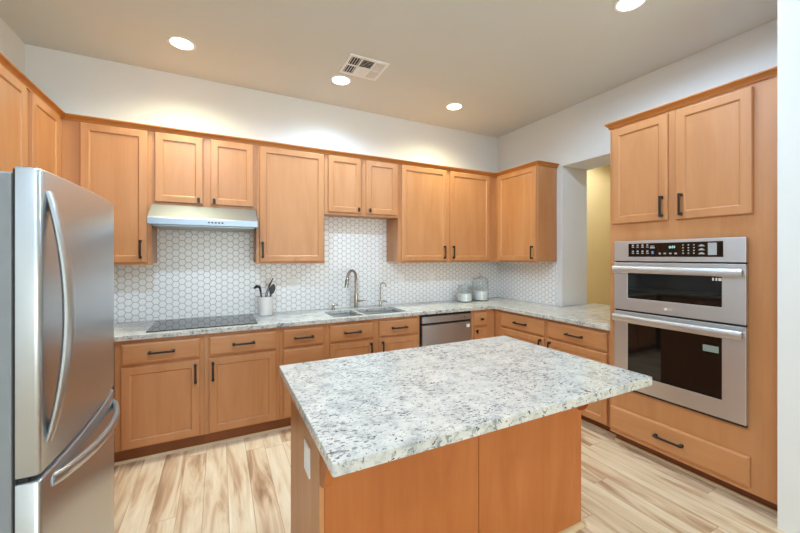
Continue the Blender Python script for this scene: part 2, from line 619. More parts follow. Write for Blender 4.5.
def face_frame(parent, x0, x1, z0, z1, holes, mat=WOOD_V):
    """20 mm frame in front of the carcass (y 0..0.02) with rectangular openings"""
    xs = sorted({x0, x1, *[h[0] for h in holes], *[h[1] for h in holes]})
    zs = sorted({z0, z1, *[h[2] for h in holes], *[h[3] for h in holes]})
    def fill(i, j):
        cx, cz = (xs[i] + xs[i + 1]) / 2, (zs[j] + zs[j + 1]) / 2
        return not any(h[0] < cx < h[1] and h[2] < cz < h[3] for h in holes)
    m = MB()
    m.cells(xs, zs, fill, -0.02, 0.0)
    # cells() lies in xy: stand it up, x->x, y->z, z->-y
    for v in m.bm.verts:
        v.co = Vector((v.co.x, -v.co.z - 0.0, v.co.y))
    bmesh.ops.recalc_face_normals(m.bm, faces=m.bm.faces)
    return m.build('face_frame', mat, parent)


def upper(name, loc, rz, w, z0, z1, doors, label, cat='cabinet', group=None, depth=0.30, side_l=True):
    """wall cabinet; local x along the run, front of the face frame at y=0. doors = [(x0,x1,handle,hx,hz)]"""
    r = empty(name, loc, rz, label, cat, group)
    MB().box(0.0015, w - 0.0015, 0.02, depth, z0 + 0.012, z1).build('body', WOOD_V, r)
    hs = [(d[0] + 0.02, d[1] - 0.02, z0 + 0.045, z1 - 0.06) for d in doors]
    f = face_frame(r, 0.0008, w - 0.0008, z0, z1, hs)
    for d in doors:
        door(r, d[0], d[1], d[5] if len(d) > 5 else z0 + 0.018, 2.452, d[3], d[4], d[2])
    return r


UF = -0.305
UT = 2.466
UB = 1.391
def back_upper(xa, xb, zb, doors, label, group=None):
    return upper('wall_cabinet', (xa, UF, 0), 0, xb - xa, zb, UT, [(d[0] - xa, d[1] - xa, *d[2:3], d[3] - xa, *d[4:]) for d in doors], label)


HB = 1.874
back_upper(-4.425, -3.882, UB, [(-4.319, -3.910, 'pull', -3.952, 1.515)], 'tall honey maple wall cabinet between the corner by the fridge and the range hood')
back_upper(-3.882, -3.106, HB, [(-3.861, -3.524, 'knob', -3.556, 1.925, 1.897), (-3.468, -3.131, 'knob', -3.440, 1.925, 1.897)], 'short two-door maple wall cabinet directly above the steel range hood')
back_upper(-3.106, -2.487, UB, [(-3.081, -2.497, 'pull', -3.055, 1.519)], 'tall single-door maple wall cabinet above the white utensil crock')
back_upper(-2.487, -1.683, HB, [(-2.453, -2.110, 'knob', -2.142, 1.932, 1.898), (-2.055, -1.700, 'knob', -2.020, 1.932, 1.898)], 'short two-door maple wall cabinet above the sink and faucet')
back_upper(-1.683, -0.3055, UB, [(-1.645, -1.059, 'pull', -1.097, 1.508), (-1.010, -0.419, 'pull', -0.972, 1.508)], 'tall two-door maple wall cabinet above the dishwasher and glass jars')
# on the side wall, by the pass-through
upper('wall_cabinet', (-0.305, -0.3055, 0), -PI / 2, 0.6565, UB, UT, [(0.052, 0.643, 'pull', 0.600, 1.503)], 'single-door maple wall cabinet with exposed end beside the pass-through opening')
# on the fridge-side wall
upper('wall_cabinet', (-4.425, -0.843, 0), PI / 2, 0.5375, UB, UT, [(0.037, 0.443, None, 0, 0)], 'maple wall cabinet in the corner behind the fridge, next to the tall back cabinet')
upper('wall_cabinet', (-4.425, -1.640, 0), PI / 2, 0.797, UB, UT, [(0.372, 0.759, None, 0, 0), (0.03, 0.352, None, 0, 0)], 'two-door maple wall cabinet above and behind the fridge top, nearest the camera')

# crown moulding over the wall cabinets (one continuous run)
def crown_profile():
    return [(0.0, 0.0), (-0.006, 0.0), (-0.008, 0.010), (-0.016, 0.022), (-0.026, 0.032), (-0.028, 0.034), (-0.028, 0.042), (0.0, 0.042)]


def crown(path, name, parent=None, z=2.457):
    """path = 2D corner points walked with the cabinet on the left-hand side; profile offset mitred"""
    pr = crown_profile()
    n = len(path)
    P = [Vector(p) for p in path]
    rings = []
    for k in range(n):
        d0 = (P[k] - P[k - 1]).normalized() if k > 0 else None
        d1 = (P[k + 1] - P[k]).normalized() if k < n - 1 else None
        if d0 is None: d0 = d1
        if d1 is None: d1 = d0
        n0 = Vector((d0.y, -d0.x)); n1 = Vector((d1.y, -d1.x))
        b = (n0 + n1)
        b = b / (b.dot(n0))
        rings.append([(P[k].x + b.x * -a, P[k].y + b.y * -a, z + zz) for a, zz in pr])
    return MB().loops(rings).build(name, WOOD_D, parent)


f = -0.307
c = crown([(-4.423, -1.642), (-4.423, f), (f, f), (f, -0.964), (-0.001, -0.964)], 'crown_moulding')
tag(c, 'dark-stained wood crown moulding running along the tops of the wall cabinets', 'moulding')

# ------------------------------------------------------------------ base cabinets
BF = -0.61
DZ0, DZ1, BZ0, BZ1 = 0.692, 0.839, 0.098, 0.673
FZ0, FZ1 = 0.088, 0.867


def base(name, loc, rz, w, label, drawers=(), doors=(), group=None, toe=0.075, depth=0.58, body_top=FZ1):
    r = empty(name, loc, rz, label, 'cabinet', group)
    MB().box(0.0015, w - 0.0015, 0.02, depth, FZ0 + 0.01, body_top).build('body', WOOD_V, r)
    hs = [(a + 0.02, b - 0.02, z0 + 0.015, z1 - 0.015) for a, b, z0, z1 in [d[:4] for d in drawers] + [d[:4] for d in doors]]
    face_frame(r, 0.0008, w - 0.0008, FZ0, FZ1, hs)
    if toe:
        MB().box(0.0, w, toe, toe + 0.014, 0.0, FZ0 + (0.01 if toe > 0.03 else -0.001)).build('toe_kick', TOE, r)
    for d in drawers:
        drawer(r, *d)
    for d in doors:
        door(r, *d)
    return r


def back_base(xa, xb, label, drawers=(), doors=(), body_top=FZ1):
    return base('base_cabinet', (xa, BF, 0), 0, xb - xa, label, [(d[0] - xa, d[1] - xa, *d[2:]) for d in drawers], [(d[0] - xa, d[1] - xa, d[2], d[3], d[4] - xa, *d[5:]) for d in doors], body_top=body_top, toe=0.004)


back_base(-4.055, -3.505, 'maple base cabinet with one drawer and door beside the fridge, under the cooktop',
          [(-4.017, -3.534, DZ0, DZ1)], [(-4.017, -3.534, BZ0, BZ1, -3.562, 0.574, 'pull')])
back_base(-3.505, -2.952, 'maple base cabinet with one drawer and door, second from the fridge, below the cooktop edge',
          [(-3.474, -2.981, DZ0, DZ1)], [(-3.474, -2.981, BZ0, BZ1, -3.445, 0.574, 'pull')])
back_base(-2.952, -2.554, 'narrow maple drawer bank below the white utensil crock',
          [(-2.922, -2.583, DZ0, DZ1), (-2.922, -2.583, 0.398, 0.673), (-2.922, -2.583, 0.098, 0.378)])
back_base(-2.554, -1.592, 'wide maple sink base cabinet with two doors and two false drawer fronts',
          [(-2.524, -2.103, DZ0, DZ1), (-2.043, -1.622, DZ0, DZ1)],
          [(-2.524, -2.103, BZ0, BZ1, -2.132, 0.575, 'pull'), (-2.043, -1.622, BZ0, BZ1, -2.012, 0.575, 'pull')], body_top=0.66)
r = base('base_cabinet', (-0.944, BF, 0), 0, 0.334, 'slim maple base cabinet with tiny knobs wedged between dishwasher and corner', toe=0.004, drawers=
         [(0.040, 0.222, DZ0, DZ1, 'knob')], doors=[(0.040, 0.222, BZ0, BZ1, 0.064, 0.634, 'knob', 0.045)])
r = base('base_cabinet', (BF, -0.6105, 0), -PI / 2, 0.7275, 'maple base cabinet under the side counter, next to the inside corner',
         [(0.1275, 0.7095, DZ0, DZ1)], [(0.1275, 0.7095, BZ0, BZ1, 0.6755, 0.585, 'pull')])
r = base('base_cabinet', (BF, -1.338, 0), -PI / 2, 0.651, 'maple base cabinet under the side counter, touching the tall oven cabinet',
         [(0.022, 0.604, DZ0, DZ1)], [(0.022, 0.604, BZ0, BZ1, 0.058, 0.585, 'pull')])
# short leg of the run on the fridge wall (mostly hidden by the fridge)
r = base('base_cabinet', (-4.115, -1.560, 0), PI / 2, 0.910, 'maple base cabinet hidden in the corner behind the fridge',
         [(0.03, 0.45, DZ0, DZ1), (0.48, 0.90, DZ0, DZ1)], [(0.03, 0.45, BZ0, BZ1, 0.42, 0.575, 'pull'), (0.48, 0.90, BZ0, BZ1, 0.51, 0.575, 'pull')])
MB().box(0.910, 0.950, 0, 0.02, FZ0, FZ1).build('filler', WOOD_V, r)

# ------------------------------------------------------------------ countertops
SX = [-2.472, -2.182, -2.156, -1.698]
SY = [-0.578, -0.195]
xs = [XL, -4.082, *SX, -0.648, -0.0085, 0.55]
ys = [-1.9885, -1.575, -1.035, -0.648, SY[0], SY[1], -0.0085]


def cfill(i, j):
    x = (xs[i] + xs[i + 1]) / 2; y = (ys[j] + ys[j + 1]) / 2
    if x > 0: return y < -1.04
    if SY[0] < y < SY[1] and (SX[0] < x < SX[1] or SX[2] < x < SX[3]): return False
    if y > -0.648: return True
    if x < -4.082: return y > -1.575
    return x > -0.648


ct = MB().cells(xs, ys, cfill, GZ - 0.037, GZ, 0.004).build('countertop', GRANITE)
tag(ct, 'white speckled granite countertop running along both cabinet walls and into the pass-through', 'countertop')

# ------------------------------------------------------------------ sink and taps
sk = empty('sink', (0, 0, 0), 0, 'undermount double-bowl stainless sink set in the back counter', 'sink')
for (a, b) in ((SX[0], SX[1]), (SX[2], SX[3])):
    g = 0.003
    R = []
    for ins, z in [(-0.008, GZ - 0.040), (g, GZ - 0.040), (g + 0.004, GZ - 0.06), (0.018, GZ - 0.205), (0.05, GZ - 0.222)]:
        R.append([(a + ins, SY[0] + ins, z), (b - ins, SY[0] + ins, z), (b - ins, SY[1] - ins, z), (a + ins, SY[1] - ins, z)])
    m = MB().loops(R, False, True)
    bw = m.build('bowl', STEEL_SINK, sk, smooth=True)
    MB().lathe([(0.001, 0.003), (0.035, 0.003), (0.042, 0.0005), (0.042, 0)], ((a + b) / 2, -0.36, GZ - 0.222), 20).build('drain', NICKEL, bw, smooth=True)

fx, fy = -2.090, -0.105
fa = empty('faucet', (fx, fy, GZ), 0, 'tall brushed nickel gooseneck faucet with pull-down head behind the sink', 'faucet')
MB().lathe([(0.027, 0), (0.027, 0.006), (0.021, 0.012), (0.021, 0.13), (0.0165, 0.16)], seg=24).build('base', NICKEL, fa, smooth=True)
d = Vector((-0.80, -0.60, 0))
arc = [(0, 0, 0.15), (0, 0, 0.22), (0, 0, 0.285)]
R0 = 0.078
for k in range(1, 13):
    a = PI * k / 12 * 0.93
    arc.append(tuple(d * (R0 - R0 * math.cos(a)) + Vector((0, 0, 0.327 + (R0 * math.sin(a)) - 0.0))))
MB().tube(arc, 0.0150, 14).build('spout', NICKEL, fa, smooth=True)
e0 = Vector(arc[-1])
e1 = e0 + d * 0.028 + Vector((0, 0, -0.115))
MB().tube([e0, e0.lerp(e1, 0.12), e0.lerp(e1, 0.2), e0.lerp(e1, 0.9), e1], [0.015, 0.0165, 0.0185, 0.021, 0.019], 14).build('spray_head', NICKEL, fa, smooth=True)
mm = e0.lerp(e1, 0.5)
MB().tube([mm + Vector((-0.014, -0.010, 0.03)), mm + Vector((-0.016, -0.012, -0.025))], 0.008, 8).build('spray_button', BLACK_NYLON, fa, smooth=True)
MB().tube([(0.015, 0, 0.072), (0.045, -0.004, 0.075)], 0.0125, 12).tube([(0.045, -0.004, 0.075), (0.075, -0.008, 0.076), (0.115, -0.012, 0.070)], [0.008, 0.0065, 0.005], 10).build('lever', NICKEL, fa, smooth=True)

so = empty('soap_dispenser', (-2.352, -0.135, GZ), 0, 'small brushed nickel soap dispenser pump at the sink corner', 'soap dispenser')
MB().lathe([(0.025, 0), (0.025, 0.007), (0.017, 0.011), (0.016, 0.034), (0.011, 0.037), (0.011, 0.05)], seg=18).build('pump', NICKEL, so, smooth=True)
MB().tube([(-0.006, 0.002, 0.052), (0.02, -0.006, 0.054), (0.045, -0.012, 0.048)], [0.0115, 0.010, 0.008], 10).build('nozzle', NICKEL, so, smooth=True)

tp = empty('drinking_water_tap', (-1.800, -0.105, GZ), 0, 'thin brushed nickel drinking water tap with a small hooked spout', 'tap')
MB().lathe([(0.022, 0), (0.022, 0.005), (0.0145, 0.009), (0.0145, 0.06), (0.009, 0.068)], seg=18).build('base', NICKEL, tp, smooth=True)
arc = [(0, 0, 0.06), (0, 0, 0.15), (0, 0, 0.225)]
for k in range(1, 10):
    a = PI * k / 9
    arc.append((0.026 - 0.026 * math.cos(a), -0.012 + 0.012 * math.cos(a), 0.232 + 0.028 * math.sin(a)))
arc.append((0.053, -0.025, 0.212))
MB().tube(arc, 0.0072, 10).build('spout', NICKEL, tp, smooth=True)
MB().tube([(0.006, 0, 0.05), (0.04, -0.003, 0.054), (0.075, -0.006, 0.045)], [0.010, 0.009, 0.007], 10).build('lever', NICKEL, tp, smooth=True)

# ------------------------------------------------------------------ cooktop
ck = MB().box(-3.880, -3.118, -0.592, -0.085, GZ + 0.0003, GZ + 0.006, 0.0025)
ck = ck.build('cooktop', BLACK_GLASS)
tag(ck, 'flat black glass cooktop set on the granite under the range hood', 'cooktop')

# ------------------------------------------------------------------ range hood
hd = empty('range_hood', (-3.878, 0, 0), 0, 'slim stainless under-cabinet range hood above the cooktop', 'range hood')
hw = 0.762
MB().prism([(-0.012, 1.8735), (-0.335, 1.8735), (-0.345, 1.868), (-0.526, 1.757), (-0.531, 1.750), (-0.531, 1.7045), (-0.52, 1.7005), (-0.505, 1.7005), (-0.50, 1.706), (-0.012, 1.706)], 0, 0.0, hw).build('shell', HOOD_STEEL, hd)
MB().box(0.025, hw - 0.025, -0.49, -0.02, 1.694, 1.7055).build('underside_filter', STEEL_SINK, hd)
for k in range(5):
    MB().box(0.395 + 0.024 * k, 0.410 + 0.024 * k, -0.533, -0.5305, 1.722, 1.733, 0.001).build('button', BRONZE, hd)

# ------------------------------------------------------------------ dishwasher
dw = empty('dishwasher', (-1.588, -0.61, 0), 0, 'stainless dishwasher built in between the sink cabinet and the corner', 'dishwasher')
w_ = 0.638
MB().box(0.002, w_ - 0.002, 0.002, 0.56, 0.02, 0.862).build('body', DARK, dw)
MB().box(0.010, w_ - 0.008, -0.030, 0.0, 0.778, 0.843, 0.004, 2).build('control_strip', DW_STEEL, dw)
MB().box(0.010, w_ - 0.008, -0.032, 0.0, 0.10, 0.757, 0.005, 2).build('door', DW_STEEL, dw)
MB().box(0.012, w_ - 0.010, -0.012, 0.0, 0.757, 0.778).build('handle_recess', DARK, dw)
MB().box(0.03, w_ - 0.03, 0.06, 0.07, 0.0, 0.10).build('toe_kick', DARK, dw)
b = MB().box(w_ - 0.075, w_ - 0.035, -0.0335, -0.0315, 0.695, 0.730).build('badge', WHITE_PLASTIC, dw)
b['label'] = 'small white badge'
MB().lathe([(0.006, 0), (0.006, 0.002)], seg=12).build('button', BRONZE, dw, (w_ - 0.1, -0.0295, 0.81), (PI / 2, 0, 0))

# ------------------------------------------------------------------ tall oven cabinet
XF = -0.6585
Y0 = -1.990
tc_ = empty('oven_cabinet', (XF, Y0, 0), -PI / 2, 'tall maple cabinet housing the double oven, ending at the white wall stub', 'cabinet')
TW = 0.957
OX0, OX1, OZ0, OZ1 = 0.049, 0.816, 0.464, 1.573
m = MB()
m.box(0.0, 0.018, 0.02, 0.645, 0.09, 2.455)
m.box(TW - 0.1, TW - 0.082, 0.02, 0.645, 0.09, 2.455)
m.box(0.018, TW - 0.1, 0.02, 0.645, 0.09, 0.108)
m.box(0.018, TW - 0.1, 0.02, 0.645, 0.43, 0.448)
m.box(0.018, TW - 0.1, 0.02, 0.645, 1.60, 1.618)
m.box(0.018, TW - 0.1, 0.02, 0.645, 2.437, 2.455)
m.box(0.018, TW - 0.1, 0.63, 0.645, 0.09, 2.455)
m.build('body', WOOD_V, tc_)
face_frame(tc_, 0.0, 0.876, 0.088, 2.466, [(0.056, 0.809, 0.475, 1.565), (0.05, 0.386, 1.73, 2.41), (0.473, 0.816, 1.73, 2.41), (0.03, 0.801, 0.14, 0.28)])
MB().box(0.8762, TW, 0.0, 0.019, 0.088, 2.466).build('filler_strip', WOOD_V, tc_)
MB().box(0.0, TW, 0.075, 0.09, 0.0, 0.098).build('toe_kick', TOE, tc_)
door(tc_, 0.024, 0.407, 1.708, 2.437, 0.375, 1.803, 'pull')
door(tc_, 0.453, 0.839, 1.706, 2.437, 0.489, 1.803, 'pull')
drawer(tc_, 0.006, 0.827, 0.120, 0.298, 'pull', 0.175)
o = crown([(-0.002, 0.64), (-0.002, -0.002), (TW - 0.0005, -0.002)], 'crown_moulding', tc_)

# ------------------------------------------------------------------ double wall oven
ov = empty('double_wall_oven', (XF, Y0 - OX0, 0), -PI / 2, 'stainless double wall oven with black windows built into the tall cabinet', 'oven')
OW = OX1 - OX0
FRY = -0.030
MB().box(0.012, OW - 0.012, 0.001, 0.55, 0.480, 1.560).build('body', DARK, ov)
# control panel
cp = MB().box(0.0, OW, FRY, 0.0, 1.424, 1.573, 0.003, 2).build('control_panel', STEEL_H, ov)
MB().box(0.107, 0.664, FRY - 0.002, FRY + 0.001, 1.456, 1.553, 0.001).build('display_glass', BLACK_GLASS, cp)
PY = FRY - 0.0024


def mark(x, z, w, h, mat=GREY_MARK, name='button'):
    return MB().box(x - w / 2, x + w / 2, PY - 0.0006, PY + 0.0006, z - h / 2, z + h / 2).build(name, mat, cp)


for k in range(4):
    for zz in (1.488 + 0.044, 1.488):
        mark(0.140 + 0.033 * k, zz - 0.006, 0.016, 0.006)
        mark(0.140 + 0.033 * k, zz + 0.008, 0.012, 0.010)
mark(0.272, 1.532, 0.026, 0.006); mark(0.272, 1.520, 0.030, 0.008)
mark(0.272, 1.486, 0.014, 0.020, plain('panel_print_blue', (96, 128, 190), 0.5))
for k in range(4):
    mark(0.318 + 0.032 * k, 1.479, 0.014, 0.010)
for kx in range(3):
    for kz in range(4):
        mark(0.456 + 0.030 * kx, 1.480 + 0.018 * kz, 0.008, 0.007)
for kz in range(3):
    m = MB()
    z = 1.478 + 0.025 * kz
    m.prism([(0.538, z - 0.005), (0.574, z - 0.005), (0.566, z + 0.004), (0.556, z + 0.008), (0.546, z + 0.004)], 1, PY - 0.0006, PY + 0.0006)
    m.build('button', GREY_MARK, cp)
s_ = mark(0.611, 1.506, 0.044, 0.076, plain('panel_sticker', (168, 170, 172), 0.5), 'sticker_or_reflection')
text_mesh('0:01', 0.023, DIGITS, cp, (0.394, PY - 0.0006, 1.521), 'clock_digits')


def oven_handle(parent, z):
    m = MB()
    y = FRY - 0.030
    n = 16
    R = []
    L0, L1 = 0.010, OW - 0.006
    for k in range(n + 1):
        t = k / n
        x = L0 + (L1 - L0) * t
        bow = -0.010 * math.sin(PI * t)
        yy = y + bow
        R.append([(x, yy - 0.007, z - 0.024), (x, yy - 0.012, z - 0.015), (x, yy - 0.013, z + 0.008), (x, yy - 0.007, z + 0.022), (x, yy + 0.006, z + 0.024), (x, yy + 0.010, z + 0.014), (x, yy + 0.010, z - 0.018), (x, yy + 0.002, z - 0.026)])
    m.loops(R)
    for x in (L0, L1 - 0.03):
        m.box(x, x + 0.03, y - 0.002, FRY + 0.001, z - 0.014, z + 0.014, 0.003)
    return m.build('handle', STEEL_H, parent, smooth=True)


def oven_door(z0, z1, wz0, wz1, hz):
    hole = (0.100, 0.656, wz0, wz1)
    xs_ = [0.0, hole[0], hole[1], OW]; zs_ = [z0, wz0, wz1, z1]
    m = MB().cells(xs_, zs_, lambda i, j: not (i == 1 and j == 1), 0.0, 0.030)
    for v in m.bm.verts:
        v.co = Vector((v.co.x, -v.co.z, v.co.y))
    d = m.build('door', STEEL_H, ov, bevel=0.002)
    MB().box(hole[0] - 0.004, hole[1] + 0.004, -0.026, -0.006, wz0 - 0.004, wz1 + 0.004).build('window', BLACK_GLASS, d)
    oven_handle(d, hz)
    return d


d1 = oven_door(1.060, 1.414, 1.150, 1.336, 1.364)
d2 = oven_door(0.477, 1.046, 0.588, 0.963, 1.002)
MB().box(0.004, OW - 0.004, -0.018, 0.0, 1.414, 1.424).build('vent_gap', DARK, ov)
MB().box(0.004, OW - 0.004, -0.018, 0.0, 1.046, 1.060).build('vent_gap', DARK, ov)
MB().box(0.002, OW - 0.002, -0.020, 0.0, 0.462, 0.477).build('lower_vent', DARK, ov)
MB().lathe([(0.0095, 0), (0.0095, 0.0012)], seg=18).build('logo_disc', WHITE_PLASTIC, d1, (0.353, FRY - 0.0002, 1.098), (PI / 2, 0, 0))
text_mesh('LG', 0.017, WHITE_PLASTIC, d1, (0.384, FRY - 0.0006, 1.098), 'logo_letters')
for k, (a, b_) in enumerate(((0.608, 0.617), (0.624, 0.633), (0.638, 0.654))):
    MB().box(a, b_, -0.0268, -0.0258, 1.310, 1.328).build('sticker_or_reflection', WHITE_PLASTIC, d1)
MB().box(0.560, 0.640, -0.0268, -0.0258, 0.866, 0.906).build('sticker_or_reflection', OVEN_REFLECTION, d2)  # reflected light on the oven glass, painted as a flat patch

# ------------------------------------------------------------------ refrigerator
fr = empty('refrigerator', (-3.905, -1.992, 0), PI / 2, 'large stainless refrigerator with bowed handles at the near end of the kitchen', 'refrigerator')
HW = 0.390
MB().box(-HW + 0.004, HW - 0.004, 0.0, 0.795, 0.03, 1.690, 0.006, 2).build('body', GREY_SIDE, fr)
MB().box(-HW + 0.012, HW - 0.012, -0.02, 0.03, 0.0, 0.055).build('kick_grille', DARK, fr)


def door_outline(edge=-0.060, bow=0.013, r=0.014):
    pts = [(-HW, -0.008)]
    for k in range(6):
        a = PI / 2 * k / 5
        pts.append((-HW + r - r * math.cos(a), edge + r - r * math.sin(a)))
    for k in range(1, 20):
        t = -1 + 2 * k / 20
        x = t * (HW - r)
        pts.append((x, edge - bow * (1 - t * t)))
    for k in range(6):
        a = PI / 2 * (1 - k / 5)
        pts.append((HW - r + r * math.cos(a), edge + r - r * math.sin(a)))
    pts.append((HW, -0.008))
    return pts


def door_slab(z0, z1, name, rnd_top=True):
    o = door_outline()
    R = []
    def ring(z, s):
        return [(x * (1 - s / HW), min(y + s, -0.008) if y < -0.02 else y, z) for x, y in o]
    R = [ring(z0, 0.006), ring(z0 + 0.002, 0.002), ring(z0 + 0.006, 0), ring(z1 - 0.006, 0), ring(z1 - 0.002, 0.002), ring(z1, 0.006)]
    return MB().loops(R).build(name, STEEL, fr, smooth=True)


fd = door_slab(0.846, 1.707, 'door')
ff = door_slab(0.062, 0.832, 'freezer_drawer')
MB().box(-HW + 0.01, HW - 0.01, -0.03, 0.0, 0.832, 0.846).build('gasket', DARK, fr)
MB().box(-HW + 0.006, HW - 0.006, -0.0085, -0.001, 0.07, 1.70).build('door_gasket', DARK, fr)
# vertical bowed handle near the camera-side edge
pts, rad = [], []
for k in range(25):
    t = k / 24
    pts.append((-0.344, -0.062 - 0.045 * math.sin(PI * t) ** 0.85, 0.925 + 0.722 * t))
    rad.append(0.0125 + 0.006 * math.sin(PI * t))
MB().tube(pts, rad, 14, (0.75, 1.35)).build('handle', STEEL, fd, smooth=True)
pts, rad = [], []
for k in range(25):
    t = k / 24
    x = -0.318 + 0.680 * t
    pts.append((x, -0.060 - 0.062 * math.sin(PI * t) ** 0.7, 0.792 - 0.022 * t))
    rad.append(0.0145)
MB().tube(pts, rad, 14, (0.75, 1.35)).build('handle', STEEL, ff, smooth=True)
MB().box(HW - 0.11, HW - 0.02, -0.02, 0.08, 1.688, 1.706, 0.004).build('hinge_cover', GREY_SIDE, fr)

# ------------------------------------------------------------------ island
IX0, IX1, IY0, IY1 = -3.132, -1.631, -2.803, -1.850
IZ = 0.907
PX0, PX1, PY0, PY1 = -3.080, -1.645, -2.452, -1.880
isl = empty('kitchen_island', (0, 0, 0), 0, 'honey maple island cabinet with plain panels carrying the granite slab', 'island')
MB().box(PX0 + 0.018, PX1 - 0.018, PY0 + 0.018, PY1, 0.0, IZ - 0.0375).build('body', ISLE_V, isl)
SEAM = -2.352
MB().box(PX0 + 0.019, SEAM - 0.0012, PY0, PY0 + 0.018, 0.0, IZ - 0.0375, 0.001).build('front_panel', ISLE_V, isl)
MB().box(SEAM + 0.0012, PX1, PY0, PY0 + 0.018, 0.0, IZ - 0.0375, 0.001).build('front_panel', ISLE_V, isl)
MB().box(PX0, PX0 + 0.018, PY0, PY1, 0.0, IZ - 0.0375, 0.001).build('end_panel', WOOD_V, isl)
MB().box(PX1 - 0.018, PX1, PY0 + 0.0185, PY1, 0.0, IZ - 0.0375, 0.001).build('end_panel', WOOD_V, isl)
prof = [(0, 0.632), (-0.018, 0.634), (-0.040, 0.646), (-0.055, 0.664), (-0.066, 0.690), (-0.082, 0.730), (-0.12, 0.775), (-0.19, 0.815), (-0.21, 0.84), (-0.21, IZ - 0.0375), (0, IZ - 0.0375)]
for x in (PX0 + 0.004, PX1 - 0.032):
    MB().prism([(PY0 + a, b) for a, b in prof], 0, x, x + 0.028).build('corbel', ISLE_V, isl)
q2 = quarter(5, 0.02)
m = MB()
m.prism([(PY0 + a, b) for a, b in q2], 0, PX0 - 0.02, PX1 + 0.02)
m.prism([(PX0 + a, b) for a, b in q2], 1, PY0 - 0.02, PY1)
m.prism([(PX1 - a, b) for a, b in q2], 1, PY0 - 0.02, PY1)
m.build('shoe_moulding', CREAM_TRIM, isl)
op = MB().box(PX0 - 0.006, PX0 + 0.001, -2.312, -2.222, 0.578, 0.700, 0.002).build('outlet', WHITE_PLASTIC, isl)
op['label'] = 'white outlet plate'
MB().box(PX0 - 0.0075, PX0 - 0.0055, -2.285, -2.249, 0.605, 0.673, 0.0008).build('receptacle', WHITE_PLASTIC, op)
m = MB()
cr = 0.009
def rr(ins, z):
    out = []
    for cx, cy, a0 in ((IX1 - cr, IY1 - cr, 0), (IX0 + cr, IY1 - cr, PI / 2), (IX0 + cr, IY0 + cr, PI), (IX1 - cr, IY0 + cr, 3 * PI / 2)):
        for k in range(5):
            a = a0 + PI / 2 * k / 4
            out.append((cx + (cr - ins) * math.cos(a), cy + (cr - ins) * math.sin(a), z))
    return out
m.loops([rr(0.0015, IZ - 0.037), rr(0.0, IZ - 0.0355), rr(0.0, IZ - 0.002), rr(0.002, IZ)])
tag(m.build('island_countertop', GRANITE), 'large white speckled granite slab lying on the kitchen island', 'countertop')

# ------------------------------------------------------------------ counter items
cx, cy = -3.012, -0.150
uc = MB()
uc.lathe([(0.001, 0.0), (0.060, 0.0), (0.066, 0.006), (0.0675, 0.03), (0.0675, 0.168), (0.066, 0.174), (0.062, 0.174), (0.060, 0.168), (0.060, 0.012), (0.001, 0.010)], (cx, cy, GZ), 36)
tag(uc.build('utensil_crock', CERAMIC, smooth=True), 'round white ceramic utensil crock beside the cooktop', 'crock')
u = empty('ladle', (cx, cy, GZ + 0.012), 0, 'black nylon ladle with hooked end leaning toward the cooktop in the crock', 'utensil')
MB().tube([(-0.030, 0.014, 0.001), (-0.034, 0.010, 0.15), (-0.042, 0.004, 0.205), (-0.046, 0.0, 0.235)], [0.009, 0.010, 0.014, 0.017], 10, (1, 0.6)).build('handle', BLACK_NYLON, u, smooth=True)
MB().tube([(-0.045, 0.0, 0.230), (-0.056, -0.004, 0.256), (-0.078, -0.008, 0.262), (-0.104, -0.012, 0.243)], [0.016, 0.021, 0.020, 0.010], 10, (1, 0.6)).build('bowl', BLACK_NYLON, u, smooth=True)
u = empty('kitchen_tongs', (cx, cy, GZ + 0.012), 0, 'steel and dark kitchen tongs standing upright in the middle of the crock', 'utensil')
for s in (0, 1):
    MB().tube([(-0.004 + 0.013 * s, 0.034, 0.001), (0.004 + 0.014 * s, 0.034, 0.17), (0.036 + 0.010 * s, 0.034, 0.27), (0.072 + 0.004 * s, 0.032, 0.335)], [0.006, 0.008, 0.009, 0.005], 8, (1, 0.5)).build('arm', NICKEL if s == 0 else BRONZE, u, smooth=True)
u = empty('slotted_spoon', (cx, cy, GZ + 0.012), 0, 'black oval spoon leaning away from the cooktop in the crock', 'utensil')
MB().tube([(0.022, -0.022, 0.001), (0.036, -0.018, 0.12), (0.046, -0.018, 0.19)], [0.007, 0.007, 0.008], 8).build('handle', BLACK_NYLON, u, smooth=True)
R = []
for k in range(13):
    t = k / 12
    wv = 0.027 * math.sin(PI * min(1, 0.08 + t * 0.9)) ** 0.7
    cpt = Vector((0.046 + 0.026 * t, -0.018, 0.185 + 0.095 * t))
    nrm = Vector((0.96, 0, -0.27))
    ring = []
    for qk in range(12):
        a = 2 * PI * qk / 12
        ring.append(tuple(cpt + nrm * (wv * math.cos(a)) + Vector((0, 1, 0)) * (0.005 * math.sin(a) - 0.3 * wv * (math.cos(a) ** 2))))
    R.append(ring)
MB().loops(R).build('bowl', BLACK_NYLON, u, smooth=True)


